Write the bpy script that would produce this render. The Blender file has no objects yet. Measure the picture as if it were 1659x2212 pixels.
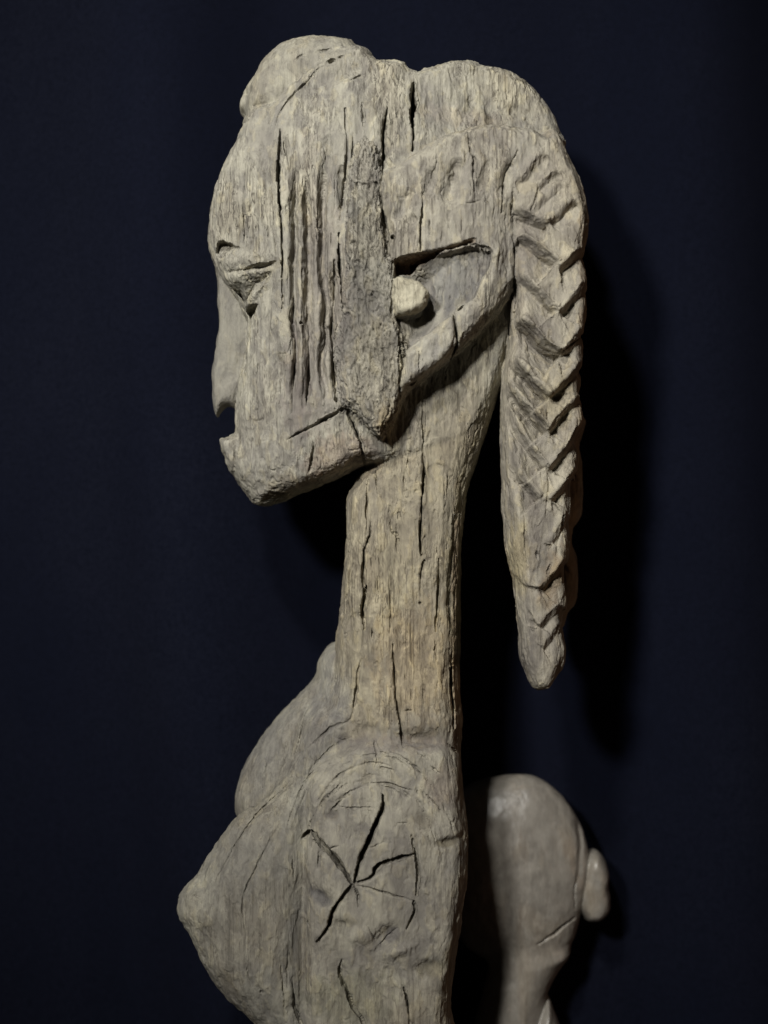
import bpy, math, time
import numpy as np

T0 = time.time()
S = 0.0003            # metres per modelling unit
D = 3000.0            # camera distance in modelling units (0.9 m)
FW, FH = 1659.0, 2212.0
scene = bpy.context.scene
col = scene.collection

# ------------------------------------------------------------------ camera
cam_d = bpy.data.cameras.new("camera")
cam = bpy.data.objects.new("camera", cam_d)
col.objects.link(cam)
cam.location = (0, -D * S, 0)
cam.rotation_euler = (math.radians(90), 0, 0)
cam_d.sensor_fit = 'VERTICAL'
cam_d.sensor_height = 24
cam_d.lens = 24 * D / FH
cam_d.clip_start = 0.05
cam_d.clip_end = 50
cam_d.dof.use_dof = True
cam_d.dof.focus_distance = (D - 110) * S
cam_d.dof.aperture_fstop = 1.9
scene.camera = cam

# ------------------------------------------------------------------ ambient light of the dark gallery
world = bpy.data.worlds.new("World")
scene.world = world
world.use_nodes = True
bg = world.node_tree.nodes["Background"]
bg.inputs[0].default_value = (1.0, 0.90, 0.80, 1)
bg.inputs[1].default_value = 0.006


# ------------------------------------------------------------------ lamps
def aim(o, target):
    from mathutils import Vector
    d = Vector(target) - o.location
    o.rotation_euler = d.to_track_quat('-Z', 'Y').to_euler()


def area(name, loc, target, size, power, color):
    l = bpy.data.lights.new(name, 'AREA')
    l.shape = 'DISK'
    l.size = size
    l.energy = power
    l.color = color
    o = bpy.data.objects.new(name, l)
    col.objects.link(o)
    o.location = loc
    aim(o, target)
    return o


def spot(name, loc, target, radius, power, color, cone, blend):
    l = bpy.data.lights.new(name, 'SPOT')
    l.shadow_soft_size = radius
    l.energy = power
    l.color = color
    l.spot_size = math.radians(cone)
    l.spot_blend = blend
    o = bpy.data.objects.new(name, l)
    col.objects.link(o)
    o.location = loc
    aim(o, target)
    return o


spot("key_spotlight", (-0.56, -1.34, 0.55), (-0.01, 0, 0.12), 0.075, 84.0, (1.0, 0.980, 0.935), 52, 1.0)
spot("high_spotlight", (-0.36, -1.15, 0.98), (0.0, 0, 0.12), 0.06, 54.0, (1.0, 0.976, 0.925), 46, 1.0)
area("warm_bounce_fill", (1.30, -0.35, -0.35), (0.05, 0, -0.05), 0.35, 0.8, (1.0, 0.60, 0.38))  # unseen fill added for the weak warm bounce from the right

scene.view_settings.view_transform = 'Standard'
scene.view_settings.look = 'None'
scene.view_settings.exposure = 0
scene.view_settings.gamma = 1


# ================================================================== numeric sculpting tools
def crop(x0, y0, f):
    return lambda pts: [(x0 + f * a, y0 + f * b) for a, b in pts]


c1 = crop(395, 47.4, 0.3095)
c2 = crop(790, 79, 0.3333)
c3 = crop(410.8, 474, 0.2857)
c4 = crop(711, 474, 0.3571)
c5 = crop(987.5, 750.5, 0.3573)
c6 = crop(632, 987.5, 0.3036)
c7 = crop(355.5, 1382.5, 0.4048)
c8 = crop(908.5, 1580, 0.4048)
c9 = crop(442.4, 489.8, 0.1143)
c10 = crop(442.4, 853.2, 0.2095)
cR = crop(1106, 0, 0.5)


def unproj(pts, y):
    p = np.asarray(pts, float)
    k = (D + y) / D
    return np.stack([(p[:, 0] - FW / 2) * k, (p[:, 1] - FH / 2) * k], 1)


def spline(P, n=4, closed=True):
    P = np.asarray(P, float)
    if closed:
        Q = np.vstack([P[-1:], P, P[:2]])
    else:
        Q = np.vstack([2 * P[:1] - P[1:2], P, 2 * P[-1:] - P[-2:-1]])
    out = []
    t = np.linspace(0, 1, n, endpoint=False)[:, None]
    for i in range(1, len(Q) - 2):
        a, b, c, d = Q[i - 1], Q[i], Q[i + 1], Q[i + 2]
        out.append(0.5 * (2 * b + (c - a) * t + (2 * a - 5 * b + 4 * c - d) * t ** 2 + (3 * b - a - 3 * c + d) * t ** 3))
    out = np.vstack(out)
    if not closed:
        out = np.vstack([out, P[-1:]])
    return out


class Lattice:
    def __init__(s, u0, u1, w0, w1, y0, y1, h, hy):
        s.h, s.hy = h, hy
        s.nu = int((u1 - u0) / h) // 2 * 2 + 1
        s.nw = int((w1 - w0) / h) // 2 * 2 + 1
        s.ny = int((y1 - y0) / hy) + 1
        s.u = (u0 + h * np.arange(s.nu)).astype(np.float32)
        s.w = (w0 + h * np.arange(s.nw)).astype(np.float32)
        s.y = (y0 + hy * np.arange(s.ny)).astype(np.float32)
        s.u0, s.w0, s.y0 = u0, w0, y0

    def window(s, P, m):
        a = np.asarray(P)
        i0 = max(0, int((a[:, 0].min() - m - s.u0) / s.h))
        i1 = min(s.nu, int((a[:, 0].max() + m - s.u0) / s.h) + 2)
        j0 = max(0, int((a[:, 1].min() - m - s.w0) / s.h))
        j1 = min(s.nw, int((a[:, 1].max() + m - s.w0) / s.h) + 2)
        return slice(j0, j1), slice(i0, i1)


def poly_sdf(P, U, W):
    """signed distance to a closed polygon, positive inside"""
    best = np.full(U.shape, 1e9, np.float32)
    ins = np.zeros(U.shape, bool)
    n = len(P)
    for i in range(n):
        ax, ay = P[i]
        bx, by = P[(i + 1) % n]
        ex, ey = bx - ax, by - ay
        L = ex * ex + ey * ey
        if L < 1e-9:
            continue
        px, py = U - ax, W - ay
        t = np.clip((px * ex + py * ey) / L, 0, 1)
        dx, dy = px - t * ex, py - t * ey
        np.minimum(best, dx * dx + dy * dy, out=best)
        if ay != by:
            c = ((ay <= W) != (by <= W)) & (U < ax + (W - ay) * ex / ey)
            ins ^= c
    d = np.sqrt(best)
    return np.where(ins, d, -d)


def up2(a):
    """bilinear doubling (n,m)->(2n-1,2m-1)"""
    b = np.empty((a.shape[0] * 2 - 1, a.shape[1]), a.dtype)
    b[::2] = a
    b[1::2] = (a[1:] + a[:-1]) / 2
    c = np.empty((b.shape[0], b.shape[1] * 2 - 1), a.dtype)
    c[:, ::2] = b
    c[:, 1::2] = (b[:, 1:] + b[:, :-1]) / 2
    return c


def poly_map(lat, pts, y, n=4, m=70, smooth=True):
    P = unproj(pts, y)
    if smooth:
        P = spline(P, n)
    jw, iu = lat.window(P, m)
    j0, j1, i0, i1 = jw.start, jw.stop, iu.start, iu.stop
    if (j1 - j0) % 2 == 0:
        j1 = j1 - 1
    if (i1 - i0) % 2 == 0:
        i1 = i1 - 1
    U, W = np.meshgrid(lat.u[i0:i1:2], lat.w[j0:j1:2])
    d = up2(poly_sdf(P, U, W).astype(np.float32))
    return slice(j0, j1), slice(i0, i1), d


def rbf(points, y, U, W):
    """smooth thickness map through sculpting points"""
    P = unproj([(a, b) for a, b, _ in points], y)
    v = np.array([c for _, _, c in points], float)
    n = len(P)

    def ph(r):
        return r
    A = np.zeros((n + 3, n + 3))
    A[:n, :n] = ph(np.linalg.norm(P[:, None] - P[None], axis=2))
    A[:n, n] = 1
    A[:n, n + 1:] = P / 1000
    A[n:, :n] = A[:n, n:].T
    x = np.linalg.solve(A, np.r_[v, 0, 0, 0])
    out = x[n] + x[n + 1] * U / 1000 + x[n + 2] * W / 1000
    for k in range(n):
        out = out + x[k] * ph(np.hypot(U - P[k, 0], W - P[k, 1]))
    return np.clip(out, v.min() * 0.8, v.max() * 1.05).astype(np.float32)


class Comp:
    def __init__(s, lat, name, pts, yc, T, R, k=10, tp=None, yo=None, smooth=True):
        s.name, s.yc, s.k = name, yc, k
        s.jw, s.iu, d = poly_map(lat, pts, yc if yo is None else yo, smooth=smooth)
        s.a = (np.maximum(R - d, 0) / R) ** 2
        if tp:
            U, W = np.meshgrid(lat.u[s.iu][::2], lat.w[s.jw][::2])
            s.T = up2(rbf(tp, yc if yo is None else yo, U.astype(float), W.astype(float)))
        else:
            s.T = np.full(d.shape, T, np.float32)
        s.a = s.a.astype(np.float32)

    def ev(s, a, T, y):
        v = (y - s.yc) / T
        return (np.sqrt(a + v * v) - 1) * np.minimum(T, 90)


def polyline_field(lat, P, m):
    """distance, signed 'below' distance and 0..1 position along an open polyline"""
    jw, iu = lat.window(P, m)
    U, W = np.meshgrid(lat.u[iu], lat.w[jw])
    best = np.full(U.shape, 1e9, np.float32)
    sg = np.zeros(U.shape, np.float32)
    tt = np.zeros(U.shape, np.float32)
    seg = np.linalg.norm(np.diff(P, axis=0), axis=1)
    acc = np.r_[0, np.cumsum(seg)]
    for i in range(len(P) - 1):
        ax, ay = P[i]
        ex, ey = P[i + 1] - P[i]
        L = ex * ex + ey * ey
        if L < 1e-9:
            continue
        px, py = U - ax, W - ay
        t = np.clip((px * ex + py * ey) / L, 0, 1)
        dx, dy = px - t * ex, py - t * ey
        d = dx * dx + dy * dy
        nx, ny = -ey, ex
        if ny < 0:
            nx, ny = -nx, -ny
        side = np.sign(dx * nx + dy * ny)
        q = d < best
        best = np.where(q, d, best)
        sg = np.where(q, side, sg)
        tt = np.where(q, (acc[i] + t * seg[i]) / acc[-1], tt)
    return jw, iu, np.sqrt(best), sg, tt


rng = np.random.default_rng(7)


def jag(P, amp):
    P = spline(P, 4, False) if len(P) > 2 else np.asarray(P, float)
    out = [P[0]]
    for a, b in zip(P[:-1], P[1:]):
        L = np.linalg.norm(b - a)
        n = max(1, int(L / 7))
        for i in range(1, n + 1):
            q = a + (b - a) * i / n
            out.append(q + rng.normal(0, amp, 2))
    return np.array(out)


def taper(t, a):
    return np.clip(np.minimum(t, 1 - t) / a, 0, 1)


def crack(lat, M, pts, wd, dep, y=-150, amp=0.45, ta=0.4):
    P = jag(unproj(pts, y), amp)
    jw, iu, d, sg, t = polyline_field(lat, P, wd * 2 + 6)
    ph = rng.uniform(0, 9)
    ww = wd * (0.3 + 0.75 * np.sqrt(taper(t, ta))) * (0.92 + 0.16 * np.sin(t * 11 + ph) * np.sin(t * 23 + ph * 2))
    c = dep * (0.35 + 0.65 * taper(t, ta)) * np.sqrt(np.clip(1 - d / np.maximum(ww, 1.3), 0, 1))
    q = M[jw, iu]
    M[jw, iu] = np.where(c > 0, np.maximum(q, np.where(q > 0, 0.6 * q, q) + c), q)


def groove(lat, M, pts, wd, dep, y=-150, ta=0.2):
    P = jag(unproj(pts, y), 0.5)
    jw, iu, d, sg, t = polyline_field(lat, P, wd * 2.5)
    M[jw, iu] += dep * taper(t, ta) * np.exp(-(d / wd) ** 2)


def step(lat, M, pts, L, dep, y=-170, ta=0.18, b=4.0, tb=None, shift=0.0):
    """carved overlap: sharp drop along the line, surface rising again below it"""
    P = jag(unproj(pts, y), 0.5)
    jw, iu, d, sg, t = polyline_field(lat, P, L + 4 + shift)
    s = d * sg - shift
    c = np.where(s > 0, np.clip(1 - s / L, 0, 1) ** 1.4, np.clip(1 + s / b, 0, 1))
    bump = (0.35 if L > 20 else 0.0) * np.where(s < 0, np.exp(-((s + 14) / 10) ** 2), 0)
    tp_ = np.clip(np.minimum(t / ta, (1 - t) / (tb or ta)), 0, 1)
    M[jw, iu] += dep * tp_ * (c - bump)


def patch(lat, M, pts, dep, bev, y=-150, smooth=False, n=3):
    jw, iu, d = poly_map(lat, pts, y, n=n, m=8, smooth=smooth)
    t = np.clip(d / bev, 0, 1)
    M[jw, iu] += dep * t * t * (3 - 2 * t)


def ramp(lat, M, top, bot, dep, y=-90, deep_low=True, pw=1.2):
    """hollow between two curves, deepest at the lower (or upper) one"""
    A, B = unproj(top, y), unproj(bot, y)
    jw, iu = lat.window(np.vstack([A, B]), 2)
    u = lat.u[iu]
    a, b = np.interp(u, A[:, 0], A[:, 1]), np.interp(u, B[:, 0], B[:, 1])
    gap = np.maximum(b - a, 0.01)
    W = lat.w[jw][:, None]
    t = (W - a[None]) / gap[None]
    inside = (t >= 0) & (t <= 1) & (u[None] >= max(A[0, 0], B[0, 0])) & (u[None] <= min(A[-1, 0], B[-1, 0]))
    t = np.clip(t, 0, 1)
    q = t if deep_low else 1 - t
    M[jw, iu] += np.where(inside, dep * q ** pw * np.clip(gap / gap.max() * 1.6, 0, 1)[None], 0)


def blob(lat, M, c, rx, ry, dep, ang=0, y=-150):
    P = unproj([c], y)
    jw, iu = lat.window(P, 2.5 * max(rx, ry))
    U, W = np.meshgrid(lat.u[iu] - P[0, 0], lat.w[jw] - P[0, 1])
    ca, sa = math.cos(math.radians(ang)), math.sin(math.radians(ang))
    a, b = (U * ca + W * sa) / rx, (-U * sa + W * ca) / ry
    M[jw, iu] += dep * np.exp(-(a * a + b * b))


def noise3(p, seed=0):
    """gradient noise on points (n,3), about -1..1"""
    r = np.random.default_rng(seed)
    tab = r.normal(0, 1, (1 << 12, 3)).astype(np.float32)
    tab /= np.linalg.norm(tab, axis=1, keepdims=True)
    p = p + r.uniform(0, 50, 3)
    f = np.floor(p)
    i = f.astype(np.int64)
    t = (p - f).astype(np.float32)
    e = t * t * t * (t * (t * 6 - 15) + 10)
    out = np.zeros(len(p), np.float32)
    for dx in (0, 1):
        for dy in (0, 1):
            for dz in (0, 1):
                hsh = (i[:, 0] + dx) * 73856093 ^ (i[:, 1] + dy) * 19349663 ^ (i[:, 2] + dz) * 83492791
                hsh = (hsh ^ (hsh >> 13) ^ (hsh >> 7)) & 0xFFF
                gr = tab[hsh]
                wgt = (e[:, 0] if dx else 1 - e[:, 0]) * (e[:, 1] if dy else 1 - e[:, 1]) * (e[:, 2] if dz else 1 - e[:, 2])
                out += wgt * (gr[:, 0] * (t[:, 0] - dx) + gr[:, 1] * (t[:, 1] - dy) + gr[:, 2] * (t[:, 2] - dz))
    return out * 1.6


def volume(lat, comps, near=None, far=None, ysep=0.0):
    F = np.full((lat.nw, lat.nu, lat.ny), 40, np.float32)
    y = lat.y[None, None, :]
    nm = np.clip((ysep - lat.y) / 12 + 0.5, 0, 1).astype(np.float32)
    for j in range(0, lat.nw, 48):
        je = min(j + 48, lat.nw)
        for c in comps:
            a, b = max(j, c.jw.start), min(je, c.jw.stop)
            if a >= b:
                continue
            q = slice(a - c.jw.start, b - c.jw.start)
            g = c.ev(c.a[q][:, :, None], c.T[q][:, :, None], y)
            f = F[a:b, c.iu, :]
            h = np.maximum(c.k - np.abs(f - g), 0) / c.k
            F[a:b, c.iu, :] = np.minimum(f, g) - h * h * c.k * 0.25
        if near is not None:
            F[j:je] += near[j:je, :, None] * nm + far[j:je, :, None] * (1 - nm)
    return F


def surface_nets(lat, F):
    s = F < 0
    cnt = np.zeros((s.shape[0] - 1, s.shape[1] - 1, s.shape[2] - 1), np.uint8)
    offs = [(a, b, c) for a in (0, 1) for b in (0, 1) for c in (0, 1)]
    n0, n1, n2 = s.shape
    for a, b, c in offs:
        cnt += s[a:n0 - 1 + a, b:n1 - 1 + b, c:n2 - 1 + c]
    act = (cnt > 0) & (cnt < 8)
    I = np.argwhere(act).astype(np.int32)
    idx = np.full(cnt.shape, -1, np.int32)
    idx[act] = np.arange(len(I), dtype=np.int32)
    del cnt, act
    V = {o: F[I[:, 0] + o[0], I[:, 1] + o[1], I[:, 2] + o[2]] for o in offs}
    pos = np.zeros((len(I), 3), np.float32)
    num = np.zeros(len(I), np.float32)
    for o in offs:
        for ax in range(3):
            if o[ax] == 0:
                e = list(o)
                e[ax] = 1
                e = tuple(e)
                v0, v1 = V[o], V[e]
                m = (v0 < 0) != (v1 < 0)
                t = np.where(m, v0 / np.where(m, v0 - v1, 1), 0)
                for q in range(3):
                    pos[:, q] += np.where(m, (o[q] if q != ax else t), 0)
                num += m
    pos /= num[:, None]
    pos += I
    quads = []
    for ax in range(3):
        sl0 = [slice(1, -1)] * 3
        sl1 = [slice(1, -1)] * 3
        sl0[ax] = slice(0, -1)
        sl1[ax] = slice(1, None)
        A, B = s[tuple(sl0)], s[tuple(sl1)]
        E = np.argwhere(A != B)
        flip = A[E[:, 0], E[:, 1], E[:, 2]]
        E = E + 1
        E[:, ax] -= 1
        o1, o2 = [(1, 2), (2, 0), (0, 1)][ax]

        def g(d1, d2):
            K = E.copy()
            K[:, o1] -= d1
            K[:, o2] -= d2
            return idx[K[:, 0], K[:, 1], K[:, 2]]
        q = np.stack([g(1, 1), g(0, 1), g(0, 0), g(1, 0)], 1)
        # array axes are (w, u, y); w runs down so the handedness works out as below
        q[~flip] = q[~flip][:, ::-1]
        quads.append(q)
    Q = np.vstack(quads)
    P = np.stack([lat.u0 + lat.h * pos[:, 1], lat.w0 + lat.h * pos[:, 0], lat.y0 + lat.hy * pos[:, 2]], 1)  # u, w, y
    return P, Q


def normals(P, Q):
    fn = np.cross(P[Q[:, 2]] - P[Q[:, 0]], P[Q[:, 3]] - P[Q[:, 1]])
    N = np.zeros_like(P)
    for k in range(4):
        for ax in range(3):
            N[:, ax] += np.bincount(Q[:, k], fn[:, ax], len(P))
    N /= np.maximum(np.linalg.norm(N, axis=1, keepdims=True), 1e-9)
    return N


def to_world(P):
    return np.stack([P[:, 0] * S, P[:, 2] * S, -P[:, 1] * S], 1)


def link_mesh(name, V, Q, mat, parent, N=None, tint=None, fiber=None):
    me = bpy.data.meshes.new(name)
    me.vertices.add(len(V))
    me.vertices.foreach_set("co", V.astype(np.float32).ravel())
    me.loops.add(len(Q) * 4)
    me.loops.foreach_set("vertex_index", Q.astype(np.int32).ravel())
    me.polygons.add(len(Q))
    me.polygons.foreach_set("loop_start", np.arange(0, len(Q) * 4, 4, dtype=np.int32))
    me.update(calc_edges=True)
    me.polygons.foreach_set("use_smooth", np.ones(len(Q), bool))
    if N is not None:
        me.normals_split_custom_set_from_vertices(N.astype(np.float32))
    if tint is not None:
        me.attributes.new('tint', 'FLOAT_COLOR', 'POINT').data.foreach_set('color', np.c_[tint, np.ones(len(tint))].astype(np.float32).ravel())
        me.attributes.new('fiber', 'FLOAT', 'POINT').data.foreach_set('value', fiber.astype(np.float32))
    me.materials.append(mat)
    o = bpy.data.objects.new(name, me)
    col.objects.link(o)
    o.parent = parent
    return o


def split_parts(P, Q, lab, names, mats, root, tint=None, fiber=None):
    W = to_world(P)
    # winding check: make normals point outwards using signed volume
    a, b, c, d = W[Q[:, 0]], W[Q[:, 1]], W[Q[:, 2]], W[Q[:, 3]]
    vol = (np.einsum('ij,ij->i', a, np.cross(b, c)) + np.einsum('ij,ij->i', a, np.cross(c, d))).sum()
    if vol < 0:
        Q = Q[:, ::-1]
    N = normals(W, Q)
    fl = np.sort(lab[Q], axis=1)[:, 1]
    out = []
    base = np.array(root.location)
    for k, (nm, mt) in enumerate(zip(names, mats)):
        f = Q[fl == k]
        if len(f) == 0:
            continue
        used, inv = np.unique(f, return_inverse=True)
        out.append(link_mesh(nm, W[used], inv.reshape(-1, 4), mt, root, N[used],
                             None if tint is None else tint[used], None if tint is None else fiber[used]))
        out[-1].location = -base
    return out


# ================================================================== materials
def new_mat(name):
    m = bpy.data.materials.new(name)
    m.use_nodes = True
    nt = m.node_tree
    return m, nt, nt.nodes["Principled BSDF"]


class G:
    """tiny node-graph helper"""

    def __init__(s, nt):
        s.nt = nt

    def n(s, typ, **kw):
        x = s.nt.nodes.new(typ)
        for k, v in kw.items():
            setattr(x, k, v)
        return x

    def l(s, a, b):
        s.nt.links.new(a, b)

    def coords(s, scale, rot=(0, 0, 0), loc=(0, 0, 0)):
        tc = s.n('ShaderNodeTexCoord')
        mp = s.n('ShaderNodeMapping')
        mp.inputs['Scale'].default_value = scale
        mp.inputs['Rotation'].default_value = rot
        mp.inputs['Location'].default_value = loc
        s.l(tc.outputs['Object'], mp.inputs['Vector'])
        return mp.outputs['Vector']

    def noise(s, vec, scale, detail=4, rough=0.55, dist=0.0):
        x = s.n('ShaderNodeTexNoise')
        x.inputs['Scale'].default_value = scale
        x.inputs['Detail'].default_value = detail
        x.inputs['Roughness'].default_value = rough
        x.inputs['Distortion'].default_value = dist
        s.l(vec, x.inputs['Vector'])
        return x.outputs['Fac']

    def ramp(s, fac, stops):
        x = s.n('ShaderNodeValToRGB')
        cr = x.color_ramp
        while len(cr.elements) < len(stops):
            cr.elements.new(0.5)
        for e, (p, c) in zip(cr.elements, stops):
            e.position = p
            e.color = (c, c, c, 1) if not isinstance(c, tuple) else (*c, 1)
        s.l(fac, x.inputs['Fac'])
        return x.outputs['Color']

    def mix(s, fac, a, b, mode='MIX'):
        x = s.n('ShaderNodeMix', data_type='RGBA', blend_type=mode)
        for sock, v in ((x.inputs[0], fac), (x.inputs[6], a), (x.inputs[7], b)):
            if isinstance(v, (int, float)):
                sock.default_value = v
            elif isinstance(v, tuple):
                sock.default_value = (*v, 1)
            else:
                s.l(v, sock)
        return x.outputs[2]

    def math(s, op, a, b=0.0):
        x = s.n('ShaderNodeMath', operation=op)
        for sock, v in ((x.inputs[0], a), (x.inputs[1], b)):
            if isinstance(v, (int, float)):
                sock.default_value = v
            else:
                s.l(v, sock)
        return x.outputs[0]

    def bump(s, h, strength, dist, prev=None):
        x = s.n('ShaderNodeBump')
        x.inputs['Strength'].default_value = strength
        x.inputs['Distance'].default_value = dist
        s.l(h, x.inputs['Height'])
        if prev is not None:
            s.l(prev, x.inputs['Normal'])
        return x.outputs['Normal']


def weathered_wood(name, pale, grey, dark, grain=1.0, warm=0.3, fib=1.0, mott=1.0, off=0.0, rough=0.85, spec=0.18, tone=False, pores=1.0):
    m, nt, bs = new_mat(name)
    g = G(nt)
    o = (off, off * 0.7, off * 1.3)
    fine = g.noise(g.coords((1, 1, 0.15), loc=o), 520, 4, 0.66)
    streak = g.noise(g.coords((1, 1, 0.05), loc=o), 190, 4, 0.62, 0.4)
    hair = g.noise(g.coords((1, 1, 0.022), loc=o), 170, 3, 0.55, 0.8)
    mot = g.noise(g.coords((1, 1, 0.60), loc=o), 48, 7, 0.68, 0.9)
    mot2 = g.noise(g.coords((1, 1, 0.50), loc=o), 190, 5, 0.68, 0.6)
    big = g.noise(g.coords((1, 1, 0.5), loc=o), 17, 5, 0.6, 0.8)
    area_ = g.noise(g.coords((1, 1, 0.5), loc=(o[0] + 3, o[1], o[2])), 26, 4, 0.6, 0.6)
    pore = g.noise(g.coords((1, 1, 0.30), loc=o), 700, 3, 0.6)
    worn = g.ramp(area_, [(0.40, 0.12), (0.60, 1.0)])
    if tone:
        fa = g.n('ShaderNodeAttribute', attribute_name='fiber').outputs['Fac']
        tint = g.n('ShaderNodeAttribute', attribute_name='tint').outputs['Color']
        fa = g.mix(1.0, worn, fa, 'MULTIPLY')
    else:
        fa = worn
    lilac = (grey[0] * 0.84, grey[1] * 0.825, grey[2] * 0.83)
    c = g.mix(g.ramp(mot, [(0.40, 0.0), (0.60, 1.0)]), grey, pale)
    c = g.mix(g.ramp(big, [(0.36, 0.60 * mott), (0.50, 0.0)]), c, lilac)
    hi = g.ramp(mot2, [(0.48, 0.0), (0.66, 0.90 * mott)])
    c = g.mix(g.mix(1.0, hi, fa, 'MULTIPLY'), c, tuple(min(1, x * 1.28) for x in pale))
    c = g.mix(g.ramp(mot2, [(0.34, 0.45 * mott), (0.46, 0.0)]), c, tuple(x * 0.74 for x in grey))
    c = g.mix(g.ramp(area_, [(0.52, 0.0), (0.70, warm)]), c, (pale[0] * 0.95, pale[1] * 0.84, pale[2] * 0.68))

    def amt(r):
        return g.mix(1.0, r, fa, 'MULTIPLY')
    c = g.mix(amt(g.ramp(streak, [(0.31, 0.60 * fib), (0.46, 0.0)])), c, dark)
    c = g.mix(amt(g.ramp(fine, [(0.34, 0.75 * fib), (0.47, 0.0)])), c, dark)
    c = g.mix(amt(g.ramp(hair, [(0.480, 0.0), (0.496, 0.85 * fib), (0.504, 0.85 * fib), (0.520, 0.0)])), c, dark)
    c = g.mix(amt(g.ramp(pore, [(0.32, 0.7 * pores), (0.42, 0.0)])), c, dark)
    if tone:
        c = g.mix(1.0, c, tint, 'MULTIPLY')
    g.l(c, bs.inputs['Base Color'])
    bs.inputs['Roughness'].default_value = rough
    bs.inputs['Specular IOR Level'].default_value = spec
    n1 = g.bump(amt(streak), 0.55 * grain, 0.0014)
    n2 = g.bump(amt(fine), 0.75 * grain, 0.0008, n1)
    n3 = g.bump(mot2, 0.50 * grain, 0.0018, n2)
    n4 = g.bump(mot, 0.35 * grain, 0.0050, n3)
    g.l(n4, bs.inputs['Normal'])
    return m


PALE, GREY, DARK = (0.362, 0.343, 0.280), (0.232, 0.219, 0.192), (0.078, 0.069, 0.057)
wood = weathered_wood("weathered_wood", PALE, GREY, DARK, 1.0, 0.25, 1.0, 1.0, 0.0, tone=True)
wood_strip = weathered_wood("flaking_wood", (0.366, 0.350, 0.298), (0.214, 0.204, 0.184), (0.070, 0.062, 0.052), 1.4, 0.2, 1.1, 1.2, 0.57, tone=True)
wood_peg = weathered_wood("pale_peg_wood", (0.45, 0.42, 0.32), (0.34, 0.31, 0.23), DARK, 0.9, 0.4, 0.7, 1.0, 2.1)
wood_back = weathered_wood("polished_brown_wood", (0.240, 0.222, 0.192), (0.178, 0.164, 0.142), (0.12, 0.09, 0.065), 0.35, 0.5, 0.30, 0.9, 2.7, 0.34, 0.5, pores=0.3)


# ================================================================== carved figure
PEG = c4([(380, 335), (470, 338), (565, 364), (622, 410), (634, 452), (616, 508), (570, 572), (500, 596), (430, 604), (380, 585)])


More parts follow.
